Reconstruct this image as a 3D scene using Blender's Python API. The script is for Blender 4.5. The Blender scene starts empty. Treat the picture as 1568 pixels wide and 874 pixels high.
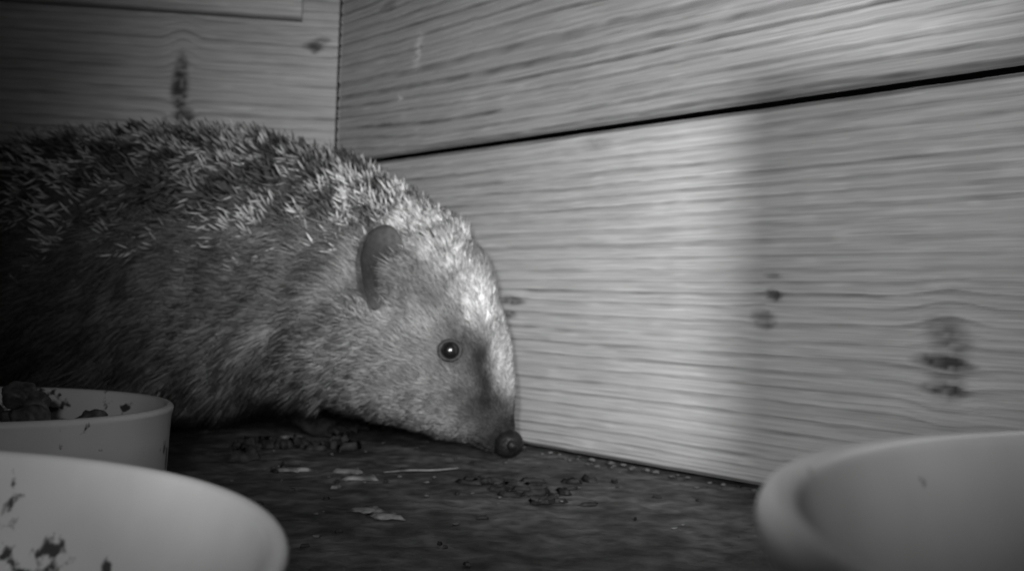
import bpy, math, numpy as np
from mathutils import Vector, Matrix
rng=np.random.default_rng(7)
C=0.01  # centimetres -> metres
sc=bpy.context.scene
sc.view_settings.view_transform='Standard'
try: sc.view_settings.look='None'
except Exception: pass
sc.view_settings.exposure=0

# ---------------- helpers
TAB=rng.random((256,256))
def vn(x,y,seed=0):
    x=np.asarray(x,float)+seed*17.3; y=np.asarray(y,float)+seed*9.7
    xi=np.floor(x).astype(int); yi=np.floor(y).astype(int)
    fx=x-xi; fy=y-yi; fx=fx*fx*(3-2*fx); fy=fy*fy*(3-2*fy)
    a=TAB[xi%256,yi%256]; b=TAB[(xi+1)%256,yi%256]; c=TAB[xi%256,(yi+1)%256]; d=TAB[(xi+1)%256,(yi+1)%256]
    return (a*(1-fx)+b*fx)*(1-fy)+(c*(1-fx)+d*fx)*fy
def fbm(x,y,seed=0,o=3):
    s=0;a=.5;t=0
    for i in range(o):
        s=s+a*vn(x*2**i,y*2**i,seed+i*3); t+=a; a*=.5
    return s/t
def sst(a,b,x):
    x=np.clip((x-a)/(b-a),0,1); return x*x*(3-2*x)

def link(o,parent=None):
    sc.collection.objects.link(o)
    if parent: o.parent=parent
    return o
def empty(name):
    e=bpy.data.objects.new(name,None); e.empty_display_size=.02; return link(e)
def mesh_obj(name,V,F,mat,parent=None,col=None,smooth=True):
    me=bpy.data.meshes.new(name)
    me.from_pydata([tuple(v) for v in np.asarray(V,float)],[],F)
    if smooth: me.polygons.foreach_set('use_smooth',[True]*len(me.polygons))
    if col is not None:
        a=me.color_attributes.new('Col','FLOAT_COLOR','POINT')
        c=np.ones((len(V),4)); c[:,:3]=np.asarray(col)[:,None]
        a.data.foreach_set('color',c.ravel())
    me.materials.append(mat); me.update()
    return link(bpy.data.objects.new(name,me),parent)

def new_mat(name):
    m=bpy.data.materials.new(name); m.use_nodes=True
    nt=m.node_tree; b=nt.nodes['Principled BSDF']; return m,nt,b
def mat_attr(name,rough=.7,spec=.25,noise=None,bump=0.0,amt=.25,detail=6):
    m,nt,b=new_mat(name)
    at=nt.nodes.new('ShaderNodeAttribute'); at.attribute_name='Col'
    b.inputs['Roughness'].default_value=rough; b.inputs['Specular IOR Level'].default_value=spec
    if noise:
        tc=nt.nodes.new('ShaderNodeTexCoord'); mp=nt.nodes.new('ShaderNodeMapping'); mp.inputs['Scale'].default_value=noise
        n=nt.nodes.new('ShaderNodeTexNoise'); n.inputs['Scale'].default_value=1; n.inputs['Detail'].default_value=detail
        nt.links.new(tc.outputs['Object'],mp.inputs[0]); nt.links.new(mp.outputs[0],n.inputs['Vector'])
        mr=nt.nodes.new('ShaderNodeMapRange'); mr.inputs[1].default_value=.3; mr.inputs[2].default_value=.7
        mr.inputs[3].default_value=1-amt; mr.inputs[4].default_value=1+amt
        nt.links.new(n.outputs['Fac'],mr.inputs[0])
        vm=nt.nodes.new('ShaderNodeVectorMath'); vm.operation='SCALE'
        nt.links.new(at.outputs['Color'],vm.inputs[0]); nt.links.new(mr.outputs[0],vm.inputs['Scale'])
        nt.links.new(vm.outputs[0],b.inputs['Base Color'])
        if bump:
            bp=nt.nodes.new('ShaderNodeBump'); bp.inputs['Strength'].default_value=1; bp.inputs['Distance'].default_value=bump
            nt.links.new(n.outputs['Fac'],bp.inputs['Height']); nt.links.new(bp.outputs[0],b.inputs['Normal'])
    else: nt.links.new(at.outputs['Color'],b.inputs['Base Color'])
    return m
def mat_noise(name,c1,c2,scale,rough=.7,spec=.3,bump=0,lo=.35,hi=.65,detail=6):
    m,nt,b=new_mat(name)
    tc=nt.nodes.new('ShaderNodeTexCoord'); n=nt.nodes.new('ShaderNodeTexNoise')
    n.inputs['Scale'].default_value=scale; n.inputs['Detail'].default_value=detail
    nt.links.new(tc.outputs['Object'],n.inputs['Vector'])
    r=nt.nodes.new('ShaderNodeValToRGB'); r.color_ramp.elements[0].position=lo; r.color_ramp.elements[1].position=hi
    r.color_ramp.elements[0].color=(c1,c1,c1,1); r.color_ramp.elements[1].color=(c2,c2,c2,1)
    nt.links.new(n.outputs['Fac'],r.inputs[0]); nt.links.new(r.outputs[0],b.inputs['Base Color'])
    b.inputs['Roughness'].default_value=rough; b.inputs['Specular IOR Level'].default_value=spec
    if bump:
        bp=nt.nodes.new('ShaderNodeBump'); bp.inputs['Strength'].default_value=1; bp.inputs['Distance'].default_value=bump
        nt.links.new(n.outputs['Fac'],bp.inputs['Height']); nt.links.new(bp.outputs[0],b.inputs['Normal'])
    return m

# ---------------- wooden walls
wood=mat_attr('softwood',rough=.6,spec=.3,noise=(30,600,1300),bump=.0003,amt=.15)
def board(name,parent,s0,s1,z0,z1,front,seed,knots=(),light=(),period=.55,contrast=.45,base=.5,yoff=0.0,thick=1.8,ds=.16,dz=.045,relief=.09,warp=.3,slope=0,finek=.34):
    ns=int((s1-s0)/ds)+1; nz=int((z1-z0)/dz)+1
    s=np.linspace(s0,s1,ns); z=np.linspace(z0,z1,nz)
    S,Z=np.meshgrid(s,z,indexing='ij')
    Zw=Z+slope*S+warp*(fbm(S*.05,Z*.16,seed,2)-.5)+.09*(fbm(S*.3,Z*.6,seed+5,2)-.5)+.04*(vn(S*1.3,Z*1.5,seed+6)-.5)
    dark=np.zeros_like(Z)
    for k in knots:
        ks,kz,rs,rz,st=k[:5]
        d=np.sqrt(((S-ks)/rs)**2+((Z-kz)/rz)**2)
        Zw=Zw-(Z-kz)*np.exp(-(d/1.5)**2)*.4
        ang=np.arctan2((Z-kz)/rz,(S-ks)/rs)
        dd=d*(1+.6*(vn(ang*1.3+9,d*1.2,seed+2)-.5))
        dark=np.maximum(dark,st*(1-sst(.45,1.2,dd))*(.45+.8*vn(S*5,Z*7,seed+8)))
    per=Zw/period+1.1*vn(Zw*.6,Zw*0+3,seed+1)
    n=np.floor(per); f=per-n
    amp=.3+.8*vn(n*3.7,S*.13,seed+4)
    amp=amp*(.35+.95*fbm(S*.8,n*5.1,seed+11,2))
    wl=.45+.3*vn(n*1.9,n*0+2,seed+12)
    line=sst(wl,.9,f)*(1-sst(.93,1.0,f))*amp
    lip=np.exp(-((f-.06)/.10)**2)*amp
    per2=Zw/(period*.37)+.8*vn(Zw*1.1,S*.02,seed+15); f2=per2-np.floor(per2)
    line2=sst(.6,.95,f2)*(1-sst(.95,1,f2))*fbm(S*.4,np.floor(per2)*2.3,seed+16,2)
    fine=fbm(S*.6,Z*8,seed+7,3)-.5
    blot=fbm(S*.18,Z*.35,seed+9,3)-.5
    streak=np.clip(vn(S*.9,Z*11,seed+17)-.72,0,1)*2.2
    col=base*(1+finek*fine+.34*blot+.15*lip+.34*streak)*(1-contrast*line*1.2)*(1-contrast*.5*line2)
    col*=1-.88*np.clip(dark,0,1)
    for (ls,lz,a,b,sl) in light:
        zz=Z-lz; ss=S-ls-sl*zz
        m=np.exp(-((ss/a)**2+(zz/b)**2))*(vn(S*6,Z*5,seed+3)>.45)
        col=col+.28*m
    depth=-relief*line-.35*relief*line2+.3*relief*lip+.02*fine-.09*np.clip(dark,0,1)+.05*blot
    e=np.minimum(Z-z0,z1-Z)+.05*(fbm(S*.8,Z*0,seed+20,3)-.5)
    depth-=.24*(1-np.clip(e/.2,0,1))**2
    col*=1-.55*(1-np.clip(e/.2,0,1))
    sg=front
    V=np.stack([S,sg*(depth+yoff),Z],-1).reshape(-1,3)*C
    idx=np.arange(ns*nz).reshape(ns,nz)
    q=np.stack([idx[:-1,:-1],idx[1:,:-1],idx[1:,1:],idx[:-1,1:]],-1).reshape(-1,4)
    if sg>0: q=q[:,::-1]
    F=q.tolist()
    loop=list(idx[:,0])+list(idx[-1,1:])+list(idx[::-1,-1][1:])+list(idx[0,::-1][1:-1])
    nb=len(loop); st=len(V)
    B=V[loop].copy(); B[:,1]=sg*(yoff-thick)*C
    V=np.vstack([V,B])
    for i in range(nb):
        j=(i+1)%nb; F.append([int(loop[i]),int(loop[j]),st+j,st+i])
    F.append([st+i for i in range(nb)])
    c=np.concatenate([col.ravel(),np.full(nb,base*.3)])
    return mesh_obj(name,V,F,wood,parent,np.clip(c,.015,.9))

wr=empty('wooden_wall'); wr.location=(-10*C,57.7*C,0); wr.rotation_euler=(0,0,math.atan2(-.744,.668))
board('lower_board',wr,0.05,62,0.05,13.38,-1,3,
  knots=[(28.6,6.75,.3,.25,.8),(28.55,7.4,.35,.12,.5),(28.25,5.9,.5,.38,.6),(34.9,5.6,.7,.75,.6),(34.8,4.75,.9,.3,1.0),(34.85,3.95,.7,.22,1.0),(34.85,4.4,.6,.9,.4),(14.9,6.3,.9,.22,.8),(14.7,5.7,.6,.2,.7),(19.7,12.9,.9,.25,.3),(47,8,1,.9,.9)],
  period=.5,contrast=.40,base=.48,relief=.085)
board('upper_board',wr,0.05,62,13.6,27,-1,21,
  knots=[(4.5,21.5,.8,.4,.4),(9,22.6,.6,.3,.4),(40,20,1,.8,.9)],
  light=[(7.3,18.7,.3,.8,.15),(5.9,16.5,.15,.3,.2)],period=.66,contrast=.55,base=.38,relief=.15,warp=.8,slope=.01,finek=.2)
wl=empty('wooden_wall'); wl.location=(-10*C,57.7*C,0); wl.rotation_euler=(0,0,math.atan2(-.124,-.992))
board('lower_board',wl,0.1,48,0.05,13.42,1,40,period=.6,contrast=.3,base=.36)
board('upper_board',wl,0.1,48,13.55,27,1,55,knots=[(8.5,17.3,.5,2.0,1.0),(8.25,15.8,.65,.5,1.1),(1.4,20.0,.6,.4,.8),(0.9,20.4,.5,.2,.6)],period=.55,contrast=.3,base=.36)
board('top_trim_board',wl,2.1,48,21.3,27,1,71,period=.6,contrast=.3,base=.42,yoff=.7,thick=.65)

blocker=empty('light_blocker'); blocker.location=(9.0*C,16.4*C,0)  # unseen board, added to cast the soft vertical shadow edge on the right wall
board('blocker_board',blocker,0,22,0.05,13.2,-1,90,period=.7,contrast=.4,base=.4,thick=1.2,ds=.5,dz=.1)

# ---------------- floor
nx,ny=420,420
xs=np.linspace(-60,60,nx); ys=np.linspace(-25,85,ny)
X,Y=np.meshgrid(xs,ys,indexing='ij')
Zf=-.12+.10*(fbm(X*.3,Y*.3,5,4)-.5)+.12*(fbm(X*1.3,Y*1.3,6,3)-.5)
colf=.085*(1+1.2*(fbm(X*.25,Y*.25,8,3)-.5)+1.6*(fbm(X*1.0,Y*1.0,9,3)-.5))
idx=np.arange(nx*ny).reshape(nx,ny)
F=np.stack([idx[:-1,:-1],idx[1:,:-1],idx[1:,1:],idx[:-1,1:]],-1).reshape(-1,4).tolist()
fl=mat_attr('dirty_floor',rough=.75,spec=.25,noise=(180,180,180),bump=.0014,amt=.55,detail=8)
mesh_obj('floor',np.stack([X,Y,Zf],-1).reshape(-1,3)*C,F,fl,None,np.clip(colf.ravel(),.015,.3))

# ---------------- bowls
def lathe(name,prof,cx,cy,mat,seg=160):
    prof=np.array(prof); n=len(prof); a=np.linspace(0,2*np.pi,seg,endpoint=False)
    V=[]
    for r,z in prof:
        V.append(np.stack([r*np.cos(a),r*np.sin(a),np.full(seg,z)],-1))
    V=np.concatenate(V)*C; F=[]
    for i in range(n-1):
        for j in range(seg):
            k=(j+1)%seg; F.append([i*seg+j,i*seg+k,(i+1)*seg+k,(i+1)*seg+j])
    F.append([j for j in range(seg)][::-1]); F.append([(n-1)*seg+j for j in range(seg)])
    o=mesh_obj(name,V,F,mat); o.location=(cx*C,cy*C,0); return o
def arc(cx,cz,r,a0,a1,n=8,rx=None):
    rx=rx or r
    return [(cx+rx*math.cos(math.radians(a0+(a1-a0)*i/(n-1))),cz+r*math.sin(math.radians(a0+(a1-a0)*i/(n-1)))) for i in range(n)]
def ceramic(name,base,speckmap,thr=.385):
    m,nt,b=new_mat(name)
    tc=nt.nodes.new('ShaderNodeTexCoord')
    n=nt.nodes.new('ShaderNodeTexNoise'); n.inputs['Scale'].default_value=260; n.inputs['Detail'].default_value=6
    n2=nt.nodes.new('ShaderNodeTexNoise'); n2.inputs['Scale'].default_value=35; n2.inputs['Detail'].default_value=2
    n3=nt.nodes.new('ShaderNodeTexNoise'); n3.inputs['Scale'].default_value=40; n3.inputs['Detail'].default_value=5
    for q in (n,n2,n3): nt.links.new(tc.outputs['Object'],q.inputs['Vector'])
    mu=nt.nodes.new('ShaderNodeMath'); mu.operation='MULTIPLY'
    nt.links.new(n.outputs['Fac'],mu.inputs[0]); nt.links.new(n2.outputs['Fac'],mu.inputs[1])
    sx=nt.nodes.new('ShaderNodeSeparateXYZ'); nt.links.new(tc.outputs['Object'],sx.inputs[0])
    mr=nt.nodes.new('ShaderNodeMapRange'); mr.inputs[1].default_value=speckmap[0]; mr.inputs[2].default_value=speckmap[1]
    mr.inputs[3].default_value=.1; mr.inputs[4].default_value=0.0
    nt.links.new(sx.outputs['Z'],mr.inputs[0])
    ad=nt.nodes.new('ShaderNodeMath'); ad.operation='ADD'; nt.links.new(mu.outputs[0],ad.inputs[0]); nt.links.new(mr.outputs[0],ad.inputs[1])
    r=nt.nodes.new('ShaderNodeValToRGB'); e=r.color_ramp.elements
    e[0].position=thr; e[0].color=(1,1,1,1); e[1].position=thr+.045; e[1].color=(.1,.1,.1,1)
    nt.links.new(ad.outputs[0],r.inputs[0])
    m3=nt.nodes.new('ShaderNodeMapRange'); m3.inputs[1].default_value=.3; m3.inputs[2].default_value=.7; m3.inputs[3].default_value=base*.86; m3.inputs[4].default_value=base*1.06
    nt.links.new(n3.outputs['Fac'],m3.inputs[0])
    vm=nt.nodes.new('ShaderNodeVectorMath'); vm.operation='SCALE'
    nt.links.new(r.outputs[0],vm.inputs[0]); nt.links.new(m3.outputs[0],vm.inputs['Scale']); nt.links.new(vm.outputs[0],b.inputs['Base Color'])
    b.inputs['Roughness'].default_value=.35; b.inputs['Specular IOR Level'].default_value=.45
    return m
cer=ceramic('white_glazed_ceramic',.66,(.017,.032),.36)
cer3=ceramic('beige_glazed_ceramic',.5,(.012,.03))
lathe('feeding_bowl',[(5.6,0),(5.9,.1),(6.6,.8),(7.45,2.4),(7.95,3.95)]+arc(8.02,4.42,.18,-20,180,10,.17)+[(7.72,3.7),(7.2,2.2),(6.2,1.1),(4.6,.7),(.3,.65)],10.0,6.6,cer3)
lathe('feeding_bowl',[(5.0,0),(5.3,.1),(6.1,.8),(6.75,2.0),(7.02,3.1)]+arc(7.02,3.38,.13,-20,180,10,.13)+[(6.75,2.9),(6.35,1.8),(5.6,.9),(4.2,.55),(.3,.5)],-9.2,9.35,cer)
cer2=ceramic('grey_glazed_ceramic',.42,(.003,.006))
lathe('feeding_bowl',[(4.3,0),(4.55,.08),(4.75,.4),(4.82,2.2),(4.85,2.7)]+arc(4.77,2.87,.13,-20,180,10,.13)+[(4.5,2.6),(4.35,1.2),(4.0,.7),(3.2,.5),(.3,.45)],-14.0,27.8,cer2)

def lump(c,r,seed,sq=(1,1,1),nu=14,nv=9,rough=.35):
    V=[];F=[]
    for i in range(nv):
        ph=math.pi*(i+.5)/nv
        for j in range(nu):
            th=2*math.pi*j/nu
            d=np.array([math.sin(ph)*math.cos(th),math.sin(ph)*math.sin(th),math.cos(ph)])
            k=1+rough*(float(fbm(d[0]*1.6+seed*3.1,d[1]*1.6+d[2]*1.9,seed,3))-.5)*2
            V.append(np.array(c)+d*k*r*np.array(sq))
    for i in range(nv-1):
        for j in range(nu):
            k=(j+1)%nu; F.append([i*nu+j,(i+1)*nu+j,(i+1)*nu+k,i*nu+k])
    F.append(list(range(nu))); F.append([(nv-1)*nu+j for j in range(nu)][::-1])
    return V,F
def join(parts):
    V=[];F=[]
    for v,f in parts:
        o=len(V); V+=list(v); F+=[[i+o for i in g] for g in f]
    return np.array(V),F
kib=mat_noise('brown_kibble',.02,.08,300,rough=.5,bump=.0005)
parts=[]
for i,(x,y,z,r) in enumerate([(-13.7,28.6,1.1,.8),(-13.3,28.9,2.1,.75),(-12.9,28.4,2.5,.5),(-13.4,28.7,3.15,.45),(-12.6,28.8,1.4,.8),(-13.0,28.8,2.85,.4),(-11.6,28.9,1.5,.7),(-11.4,28.7,2.4,.5),(-10.9,28.5,2.25,.42),(-14.5,28.3,1.3,.8),(-14.1,28.4,2.55,.5),(-14.3,26.6,.95,.7),(-15.5,28,1.0,.7),(-12.7,27.0,.95,.65),(-16.2,27,1.1,.6),(-15.2,28.6,2.0,.55),(-11.1,27.3,1.1,.55)]):
    parts.append(lump((x,y,z),r*.95,i+1,(1,1,.9),22,14,.4))
V,F=join(parts); mesh_obj('cat_food_kibble',V*C,F,kib)

# ---------------- debris
def chip(x,y,l,w,ang,h=.12,seed=0,z=.0,curl=.1):
    n=16; top=[];bot=[]
    for i in range(n):
        a=2*math.pi*i/n; k=1+1.1*(float(vn(i*.9,seed*3.3,seed))-.5)
        px=math.cos(a)*l/2*k; py=math.sin(a)*w/2*k
        X_=x+px*math.cos(ang)-py*math.sin(ang); Y_=y+px*math.sin(ang)+py*math.cos(ang)
        zz=z-.1+curl*(px/(l/2))**2
        top.append((x+(X_-x)*.7,y+(Y_-y)*.7,zz+.05+h*(.6+.8*float(vn(i*1.3,seed,3))))); bot.append((X_,Y_,zz))
    V=bot+top; F=[list(range(n))[::-1],list(range(n,2*n))]+[[i,(i+1)%n,n+(i+1)%n,n+i] for i in range(n)]
    return V,F
lightp=mat_noise('pale_wood_chip',.07,.26,200,rough=.85,bump=.0012)
crumbm=mat_noise('crumbs',.04,.18,120,rough=.85,bump=.0008)
darkp=mat_noise('dark_leaf',.012,.045,250,rough=.7,spec=.15,bump=.001)
pl=[chip(-7.6,37.4,1.3,.8,.1,h=.06,seed=1,curl=0),chip(-5.6,37.6,1.2,1.0,-.3,h=.06,seed=2,curl=.02),chip(-4.9,36.2,1.1,.9,.2,h=.06,seed=3,curl=0),chip(-4.0,30.7,1.2,.8,-.75,h=.05,seed=4,curl=0),chip(-3.3,29.9,1.0,.8,-.3,h=.05,seed=5,curl=0),chip(-9.4,46,.9,.5,.2,h=.08,seed=6,curl=0),chip(-5.5,34.2,.4,.3,1,h=.05,seed=8,curl=0)]
V,F=join(pl); mesh_obj('wood_chips',V*C,F,lightp)
pl=[]
for i in range(80):
    s=rng.uniform(14.5,37); off=abs(rng.normal(0,.7))+.2
    x=-10+.668*s-.744*off; y=57.7-.744*s-.668*off
    l=rng.uniform(.02,.10)*(1.5 if rng.random()<.15 else 1); pl.append(lump((x,y,l*.2-.03),l,i,(1.3,1,.5),7,5,.8))
for i in range(70):
    x=rng.normal(-2,5.5); y=rng.uniform(26,46); l=rng.uniform(.02,.08)
    pl.append(lump((x,y,l*.1-.03),l,i+50,(1.3,1,.5),7,5,.8))
V,F=join(pl); mesh_obj('crumbs',V*C,F,crumbm)
dl=[chip(-9.9,39.3,1.3,1.1,0,h=.35,seed=4)]
for (cx,cy,sx,sy,m) in [(-.6,36.2,.8,.4,9),(.7,34.3,1.2,.6,9),(1.7,33.0,.9,.5,6),(-7.6,43.4,1.8,.7,22),(-10.3,43,1.2,.7,9),(3.2,37.2,.7,.4,4)]:
    for i in range(m):
        l=rng.uniform(.25,1.0); dl.append(chip(rng.normal(cx,sx*.7),rng.normal(cy,sy*.7),l,l*rng.uniform(.25,.5),rng.normal(0,.6),h=rng.uniform(.02,.1) if cy<42 else rng.uniform(.1,.35),seed=int(rng.integers(999)),curl=rng.uniform(0,.06)))
for i in range(50):
    x=rng.uniform(-12,10); y=rng.uniform(22,46)
    l=rng.uniform(.1,.4); dl.append(chip(x,y,l,l*.5,rng.uniform(0,3),h=.03,seed=i+200,curl=.0))
V,F=join(dl); mesh_obj('leaf_litter',V*C,F,darkp)

def cat(A,t):
    A=np.asarray(A,float); n=len(A); t=np.clip(np.asarray(t,float),0,n-1-1e-9)
    i=np.floor(t).astype(int); f=(t-i)[:,None]
    p0=A[np.maximum(i-1,0)]; p1=A[i]; p2=A[np.minimum(i+1,n-1)]; p3=A[np.minimum(i+2,n-1)]
    return .5*((2*p1)+(-p0+p2)*f+(2*p0-5*p1+4*p2-p3)*f*f+(-p0+3*p1-3*p2+p3)*f**3)
def tube(pts,rad,n=10,sub=5):
    pts=np.array(pts,float); rad=np.array(rad,float); m=len(pts)
    tt=np.linspace(0,m-1,(m-1)*sub+1)
    P=cat(pts,tt); Rr=np.maximum(cat(rad[:,None],tt)[:,0],.005)
    V=[];F=[]
    T=np.gradient(P,axis=0); T/=np.linalg.norm(T,axis=1)[:,None]+1e-9
    up=np.array([.13,.2,1.0])
    for i in range(len(P)):
        a=np.cross(T[i],up)
        if np.linalg.norm(a)<1e-3: a=np.array([1,0,0.])
        a/=np.linalg.norm(a); b=np.cross(a,T[i])
        for j in range(n):
            th=2*math.pi*j/n; V.append(P[i]+Rr[i]*(math.cos(th)*a+math.sin(th)*b))
    for i in range(len(P)-1):
        for j in range(n):
            k=(j+1)%n; F.append([i*n+j,i*n+k,(i+1)*n+k,(i+1)*n+j])
    F.append(list(range(n))[::-1]); F.append([(len(P)-1)*n+j for j in range(n)])
    return V,F
V,F=tube([(-4.3,37.0,.03),(-3.4,37.3,.08),(-2.6,37.7,.05),(-1.7,38.2,.08)],[.03,.04,.035,.02],8)
mesh_obj('straw',np.array(V)*C,F,lightp)

# ---------------- hedgehog
hh=empty('hedgehog')
#      X      Y     Z     r    w    Ux   Uz
ST=np.array([
 (.22,40.3,.42,.10,.10,.64,.77),
 (-.10,40.5,.82,.62,.65,.64,.77),
 (-.66,40.9,1.40,1.12,1.05,.79,.62),
 (-1.30,41.3,2.08,1.82,1.6,.78,.62),
 (-2.27,42.0,3.22,2.78,2.4,.71,.70),
 (-3.50,42.8,4.34,3.62,3.15,.69,.72),
 (-4.90,43.8,5.36,4.40,3.8,.66,.75),
 (-6.55,45.0,6.06,4.95,4.5,.63,.78),
 (-8.5,46.3,6.67,5.55,5.1,.57,.82),
 (-10.97,47.5,7.04,6.25,5.5,.50,.87),
 (-14.4,48.4,7.15,6.65,5.7,.37,.93),
 (-18.4,48.8,7.10,6.65,5.8,.27,.96),
 (-22.3,48.8,6.75,6.3,5.7,.17,.98),
 (-26,48.8,6.1,5.6,5.0,0,1),
 (-29,48.8,5.3,4.3,4.0,-.3,.95),
 (-31,48.8,4.8,2.7,2.5,-.5,.87),
 (-31.9,48.8,4.6,.3,.3,-.6,.8)])
def surf(t,th):
    A=cat(ST,t); Cn=A[:,:3]; r=A[:,3:4]; w=A[:,4:5]
    U=np.stack([A[:,5],0*A[:,5],A[:,6]],-1); U/=np.linalg.norm(U,axis=1)[:,None]
    c=np.cos(th)[:,None]; s=np.sin(th)[:,None]
    e=.88
    cc=np.sign(c)*np.abs(c)**e; ss=np.sign(s)*np.abs(s)**e
    W=np.array([[0.,-1.,0.]])
    f=1+.07*(vn(t*1.7+50,np.cos(th)*2+20,4)-.5)[:,None]
    for sg in (1,-1):
        d2=((t-4.4)/.5)**2+((th-sg*1.34)/.3)**2
        f=f-.10*np.exp(-d2)[:,None]
        d3=((t-3.1)/.7)**2+((th-sg*1.0)/.4)**2
        f=f-.07*np.exp(-d3)[:,None]
        d4=((t-5.3)/.8)**2+((th-sg*2.0)/.5)**2
        f=f+.06*np.exp(-d4)[:,None]
    return Cn+U*cc*r*f+W*ss*w*f
def frame(t,th):
    P=surf(t,th); h=.02
    dt=surf(t+h,th)-surf(t-h,th); dh=surf(t,th+h)-surf(t,th-h)
    N=np.cross(dh,dt); N/=np.linalg.norm(N,axis=1)[:,None]+1e-9
    Cn=cat(ST,t)[:,:3]; s=np.sign(np.sum(N*(P-Cn),1)); N*=s[:,None]
    T=dt/(np.linalg.norm(dt,axis=1)[:,None]+1e-9)
    return P,N,T
NT,NH=220,96
tg=np.linspace(0,16,NT); hg=np.linspace(-np.pi,np.pi,NH,endpoint=False)
TT,HH=np.meshgrid(tg,hg,indexing='ij')
P=surf(TT.ravel(),HH.ravel())
idx=np.arange(NT*NH).reshape(NT,NH); i2=np.roll(idx,-1,1)
F=np.stack([idx[:-1],idx[1:],i2[1:],i2[:-1]],-1).reshape(-1,4).tolist()
F.append(idx[0].tolist()); F.append(idx[-1].tolist()[::-1])
def furcol(t,th):
    a=np.abs(th)
    c=np.full(t.shape,.36)
    c=c+.42*(1-sst(.6,1.2,a))*(1-sst(6.8,7.8,t))*sst(2.2,3.6,t)     # pale forehead
    c=c+.14*np.exp(-((t-5.4)/1.2)**2-((a-1.7)/.4)**2)                # cheek
    c=c-.32*np.exp(-((t-2.9)/.95)**2-((a-1.25)/.6)**2)              # dark mask
    c=c-.26*np.exp(-((t-3.9)/.55)**2-((a-.98)/.22)**2)
    c=c-.14*np.exp(-((t-4.4)/.45)**2-((a-1.36)/.3)**2)
    c=c+.15*np.exp(-((t-3.3)/.9)**2-((a-.1)/.35)**2)
    c=c*(.11+.89*sst(1.4,2.9+.5*sst(.4,1.2,a),t))                    # dark muzzle
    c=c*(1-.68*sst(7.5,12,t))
    return np.clip(c,.022,.78)
skin=mat_attr('hedgehog_skin',rough=.8,spec=.2,noise=(400,400,400),bump=.0004,amt=.3)
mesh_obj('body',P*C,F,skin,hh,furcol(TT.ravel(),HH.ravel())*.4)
Pg=P.reshape(NT,NH,3)
da=np.linalg.norm(np.cross(Pg[1:]-Pg[:-1],np.roll(Pg,-1,1)[:-1]-Pg[:-1]),axis=2)
def sample(n,wfun):
    w=da*wfun((TT[:-1]+.04),(HH[:-1]+.03)); p=(w/w.sum()).ravel()
    k=rng.choice(p.size,n,p=p); i,j=np.divmod(k,NH)
    return tg[i]+rng.random(n)*(tg[1]-tg[0]), hg[j]+rng.random(n)*(hg[1]-hg[0])
def tb(t): return np.interp(t,[5.4,5.9,6.6,7.6,9,11,16],[0,.5,.85,1.12,1.35,1.5,1.7])
def strands(name,P0,D,L,rad,bend,cols,mat,ns=3,prof=(1,.75)):
    n=len(P0); D=D/np.linalg.norm(D,axis=1)[:,None]
    ref=np.tile([0.3,.5,.81],(n,1)); A=np.cross(D,ref); A/=np.linalg.norm(A,axis=1)[:,None]; B=np.cross(D,A)
    nr=len(prof); fr=np.linspace(0,1,nr+1)
    rings=[]; cl=[]
    for k in range(nr):
        c=P0+D*(L*fr[k])[:,None]+bend*(fr[k]**2)
        for j in range(ns):
            a=2*math.pi*j/ns
            rings.append(c+(rad*prof[k])[:,None]*(math.cos(a)*A+math.sin(a)*B)); cl.append(cols[k])
    tip=P0+D*L[:,None]+bend; rings.append(tip); cl.append(cols[nr])
    V=np.stack(rings,1); m=nr*ns+1
    Cc=np.stack(cl,1)
    base=(np.arange(n)*m)[:,None]
    quads=[];tris=[]
    for k in range(nr-1):
        for j in range(ns):
            l=(j+1)%ns; quads.append([k*ns+j,k*ns+l,(k+1)*ns+l,(k+1)*ns+j])
    for j in range(ns):
        l=(j+1)%ns; tris.append([(nr-1)*ns+j,(nr-1)*ns+l,nr*ns])
    q=(base[:,:,None]+np.array(quads)[None]).reshape(-1) if quads else np.zeros(0,int)
    t_=(base[:,:,None]+np.array(tris)[None]).reshape(-1)
    me=bpy.data.meshes.new(name)
    nq=len(q)//4; n3=len(t_)//3
    me.vertices.add(n*m); me.vertices.foreach_set('co',(V.reshape(-1,3)*C).astype(np.float32).ravel())
    me.loops.add(len(q)+len(t_)); me.loops.foreach_set('vertex_index',np.concatenate([q,t_]).astype(np.int32))
    me.polygons.add(nq+n3)
    me.polygons.foreach_set('loop_start',np.concatenate([np.arange(nq)*4,nq*4+np.arange(n3)*3]).astype(np.int32))
    me.polygons.foreach_set('use_smooth',np.ones(nq+n3,bool))
    me.update(calc_edges=True)
    a=me.color_attributes.new('Col','FLOAT_COLOR','POINT')
    c=np.ones((n*m,4),np.float32); c[:,:3]=Cc.reshape(-1)[:,None]; a.data.foreach_set('color',c.ravel())
    me.materials.append(mat); me.validate()
    return link(bpy.data.objects.new(name,me),hh)
hairm=mat_attr('fur',rough=.6,spec=.2)
spm=mat_attr('spine_keratin',rough=.6,spec=.2)
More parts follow.
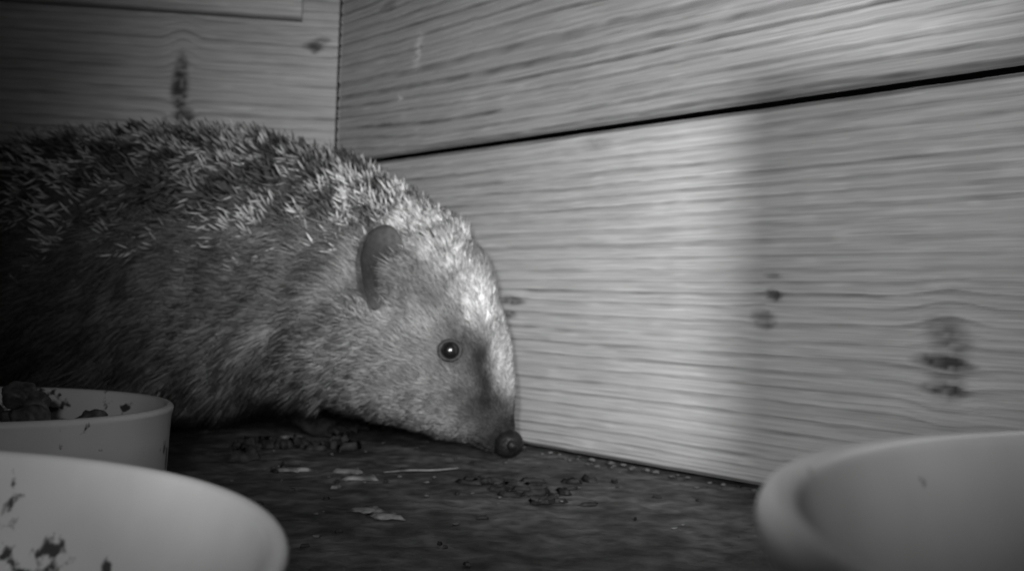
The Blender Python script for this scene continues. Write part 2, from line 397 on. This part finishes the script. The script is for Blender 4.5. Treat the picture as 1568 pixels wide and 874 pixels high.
# spines
n=10500
t,th=sample(n,lambda T,H:(np.abs(H)<tb(T)+.10*rng.standard_normal(T.shape)).astype(float)*(T>5.3)*(1.0+.9*(T<9)))
Pp,N,T=frame(t,th)
j1=vn(t*5,th*8,31)-.5; j2=vn(t*5,th*8,32)-.5
S_=np.cross(N,T)
lift=.7+1.3*j1+.5*rng.standard_normal(n)
D=T*(1.0)+N*np.clip(lift,.15,2.2)[:,None]+S_*(2.6*j2+.7*rng.standard_normal(n))[:,None]
L=np.interp(t,[5.3,7,9,16],[.45,.7,.85,.95])*rng.uniform(.65,1.25,n)
clump_falloff=(.25+1.3*sst(.3,.8,vn(t*4.5,th*7,33)))*rng.uniform(.5,1.35,n)*np.interp(t,[5.3,8.3,10.5],[1.5,1.05,.62])  # tuft tone; light falloff towards the rump is painted into the spine colour
strands('spines',Pp-N*.05,D,L,rng.uniform(.04,.075,n),0*D,[.05*clump_falloff,.09*clump_falloff,np.clip(.40*clump_falloff,0,.8),np.clip(.46*clump_falloff,0,.85),.18*clump_falloff],spm,ns=4,prof=(1,1,.85,.55))
# fur
def fur(name,n,wf,Lf,rad,lift,down,jit,gain=1.0):
    t,th=sample(n,wf); Pp,N,T=frame(t,th); S_=np.cross(N,T)
    j=vn(t*3.3,th*4,41)-.5; j2=vn(t*10,th*11,42)-.5; j3=vn(t*7,th*7,44)
    D=T+N*(lift*(.5+1.0*j3)+.3*rng.standard_normal(n)*lift)[:,None]+S_*(1.9*j*jit+1.4*j2*jit+.24*rng.standard_normal(n))[:,None]
    D[:,2]-=down*np.clip(np.abs(th)-.8,0,1.5)
    L=Lf(t,th)*rng.uniform(.5,1.3,n)
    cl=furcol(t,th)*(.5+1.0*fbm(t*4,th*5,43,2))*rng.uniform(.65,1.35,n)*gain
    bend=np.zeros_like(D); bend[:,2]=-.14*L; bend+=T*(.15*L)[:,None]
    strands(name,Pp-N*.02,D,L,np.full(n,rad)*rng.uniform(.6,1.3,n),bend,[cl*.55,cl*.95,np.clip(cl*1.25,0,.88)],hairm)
near=lambda H:np.where(H>-.4,1,.3)
fur('face_fur',46000,lambda T,H:((T>.95)&(T<7.5)&(np.abs(H)>tb(T)-.06)).astype(float)*near(H)*np.interp(T,[1,3,6,7.5],[3,2,1,.5]),
    lambda t,th:np.interp(t,[.9,2,4,5.5,7.5],[.10,.22,.42,.7,1.0])*(1+.6*np.exp(-(th/.7)**2)*sst(3.5,5,t)),.016,.38,.15,.5)
fur('flank_fur',48000,lambda T,H:((T>5.8)&(np.abs(H)>tb(T)-.12)).astype(float)*near(H),
    lambda t,th:np.interp(t,[5.8,8,16],[.85,1.3,1.5])*(1+.35*sst(1.8,2.6,np.abs(th))),.018,.42,.6,.9)
fur('crown_fur',8000,lambda T,H:((T>4.3)&(T<7.2)&(np.abs(H)<1.0)).astype(float),
    lambda t,th:np.interp(t,[4.3,6,7],[.5,.9,.8]),.022,.6,0,.8,1.5)

# eyes
blk,nt,b=new_mat('black_eye'); b.inputs['Base Color'].default_value=(.008,.008,.008,1); b.inputs['Roughness'].default_value=.25; b.inputs['Specular IOR Level'].default_value=1.0
eyelid=mat_noise('eyelid_skin',.02,.05,400,rough=.6)
for i,sg in enumerate((1,-1)):
    Pe,Ne,Te=frame(np.array([4.46]),np.array([sg*1.36]))
    c=Pe[0]+Ne[0]*.04
    V,F=lump(c,.38,1,nu=32,nv=20,rough=0); mesh_obj('eye',np.array(V)*C,F,blk,hh)
    nrm=Vector(Ne[0]); a=nrm.cross(Vector((0,0,1))).normalized(); bb=a.cross(nrm)
    ring=[Vector(c+Ne[0]*.10)+(a*math.cos(q)*.41+bb*math.sin(q)*.36) for q in np.linspace(0,2*math.pi,25)]
    V,F=tube([tuple(r) for r in ring],[.09]*25,8,2); mesh_obj('eyelid',np.array(V)*C,F,eyelid,hh)
nose=mat_noise('wet_nose',.005,.015,500,rough=.5,spec=.3,bump=.0005)
dx=-.26
prt=[lump((.32+dx,40.1,.78),.56,3,(1.05,.95,1.0),24,16,.06),lump((.46+dx,39.78,.76),.27,5,(1,1,1),14,10,.1),lump((.5+dx,40.45,.80),.26,6,(1,1,1),14,10,.1)]
V,F=join(prt); mesh_obj('nose',V*C,F,nose,hh)
nb=mat_noise('nostril',.003,.004,100,rough=.9)
V,F=join([lump((.52+dx,39.60,.70),.11,3,(1,1,.8),10,8,0),lump((.62+dx,40.5,.72),.10,3,(1,1,.8),10,8,0)]); mesh_obj('nostrils',V*C,F,nb,hh)
mp=[]
for q in np.linspace(1.3,2.6,7):
    Pm,Nm,Tm=frame(np.array([q]),np.array([2.35])); mp.append(Pm[0]-Nm[0]*.01)
V,F=tube(mp,[.04]*7,6,3); mesh_obj('mouth',np.array(V)*C,F,nb,hh)
# ears
def ear(sg):
    cen,Ne,Te=frame(np.array([6.95]),np.array([sg*1.17]))
    cen=cen[0]; n_=Ne[0]
    up=np.array([.16,0.05,1.0]); face=n_*.75+np.array([.35,-.35*sg,.0]); face/=np.linalg.norm(face)
    up-=face*np.dot(up,face); up/=np.linalg.norm(up); rt=np.cross(up,face)*1.0
    if rt[0]<0: rt=-rt
    cen=cen-up*.5
    V=[];F=[];nr,na=9,36; col=[]
    for layer in (0,1):
        for i in range(nr):
            r=i/(nr-1)
            for j in range(na):
                a=2*math.pi*j/na
                ex=.92*r*math.cos(a)*(1+.08*math.sin(3*a+1)); ey=1.75*r*math.sin(a)
                if ey<0: ex*=1-.45*(-ey/1.75)
                dep=.62*r*r*(.75-.3*math.cos(a))+ (.0 if layer==0 else -.13*(1-r**6))
                if layer==1 and i==nr-1: dep-=.05
                V.append(cen+rt*ex+up*ey+face*(dep+.15)); col.append((.03+.15*r**2*(.6+.4*math.cos(a))-.05*r**8) if layer==0 else .10)
        o=layer*nr*na
        for i in range(nr-1):
            for j in range(na):
                k=(j+1)%na; f=[o+i*na+j,o+(i+1)*na+j,o+(i+1)*na+k,o+i*na+k]
                F.append(f if layer==0 else f[::-1])
    o=nr*na
    for j in range(na):
        k=(j+1)%na; F.append([(nr-1)*na+j,o+(nr-1)*na+j,o+(nr-1)*na+k,(nr-1)*na+k])
    return V,F,col,cen,up,rt,face
ap=[];ad=[];al=[]
for sg in (1,-1):
    V,F,c,cen,up,rt,face=ear(sg); mesh_obj('ear',np.array(V)*C,F,skin,hh,c)
    for k in range(800):
        u_=rng.uniform(-1.9,1.0); side=.98*math.sqrt(max(0.05,1-(u_/2.0)**2))+rng.normal(.16,.14)
        ap.append(cen+up*u_+rt*side+face*.1); ad.append(-rt*.25+up*rng.normal(.0,.35)-up*.3+face*rng.uniform(.1,.6)); al.append(rng.uniform(.3,.7))
    for k in range(260):
        ap.append(cen-up*rng.uniform(1.4,2.1)+rt*rng.normal(0,.5)+face*.15); ad.append(up*rng.uniform(.0,.7)-rt*rng.uniform(0,1)+face*.4); al.append(rng.uniform(.3,.6))
ap=np.array(ap);ad=np.array(ad);al=np.array(al); cl=rng.uniform(.2,.65,len(ap))
strands('ear_tufts',ap,ad,al,np.full(len(ap),.017),ad*.05,[cl*.5,cl,cl*1.2],hairm)
# legs
legm=mat_noise('leg_skin',.012,.035,300,rough=.7,bump=.0005)
def leg(hip,knee,ank,toe):
    hip,knee,ank,toe=map(np.array,(hip,knee,ank,toe))
    pr=[tube([hip,knee,ank,ank*.5+toe*.5,toe],[1.4,.95,.5,.45,.38],12,4)]
    fd=(toe-ank); fd[2]=0; fd/=np.linalg.norm(fd); sd=np.array([-fd[1],fd[0],0])
    for k,o in enumerate((-.4,-.2,0,.2,.4)):
        L=.7-.9*abs(o)*.6
        b0=toe+sd*o*1.0; d=fd+sd*o*.8
        pr.append(tube([b0,b0+d*L*.5+np.array([0,0,.05]),b0+d*L+np.array([0,0,-.08])],[.17,.16,.12],8,3))
        pr.append(tube([b0+d*L,b0+d*(L+.22)+np.array([0,0,.02]),b0+d*(L+.4)+np.array([0,0,-.14])],[.08,.05,.015],6,3))
    return join(pr)
lg=[leg((-9.2,46.3,3.2),(-9.4,46.6,1.6),(-8.6,46.8,.45),(-7.7,46.6,.3)),
    leg((-8.2,49.3,3.2),(-8.2,49.6,1.6),(-7.4,49.6,.45),(-6.4,49.4,.3)),
    leg((-23,45.6,3.8),(-21.2,45.3,1.9),(-22.6,45.6,.5),(-20.9,45.4,.35)),
    leg((-23,51.5,3.8),(-21.2,52,1.9),(-22.6,52,.5),(-20.9,52,.35))]
V,F=join(lg); mesh_obj('legs',V*C,F,legm,hh)

# ---------------- light: infra-red LEDs of the trail camera, plus an added bowl light
def spot(name,loc,tgt,P,ang,blend,size):
    l=bpy.data.lights.new(name,'SPOT'); l.energy=P; l.spot_size=math.radians(ang); l.spot_blend=blend; l.shadow_soft_size=size*C
    o=bpy.data.objects.new(name,l); link(o); o.location=Vector(loc)*C
    o.rotation_euler=(Vector(tgt)-Vector(loc)).to_track_quat('-Z','Y').to_euler(); return o
spot('added_bowl_light',(10,0,12),(2.8,41,10.0),6.8,48,1.0,.85)
spot('added_bowl_light',(-2,-1.5,8.5),(4,41,14),3.0,72,1.0,.6)
spot('added_bowl_light',(-3,-1.5,8.5),(-8,15,3.4),.34,42,1.0,.6)  # extra spot, added only to brighten the near-left bowl
w=bpy.data.worlds.new("World"); sc.world=w; w.use_nodes=True
w.node_tree.nodes['Background'].inputs[0].default_value=(1,1,1,1); w.node_tree.nodes['Background'].inputs[1].default_value=.014

# ---------------- camera
cd=bpy.data.cameras.new('camera'); cam=bpy.data.objects.new('camera',cd); link(cam)
cd.sensor_width=36; cd.lens=36*1600/1568; cd.clip_start=.005; cd.clip_end=50
f=Vector((0,math.cos(math.radians(1.18)),math.sin(math.radians(1.18))))
q=f.to_track_quat('-Z','Y').to_matrix().to_4x4()
q=q@Matrix.Rotation(math.radians(2.0),4,'Z')
cam.matrix_world=Matrix.Translation(Vector((0,0,6*C)))@q
cd.dof.use_dof=True; cd.dof.focus_distance=.24; cd.dof.aperture_fstop=28
sc.camera=cam
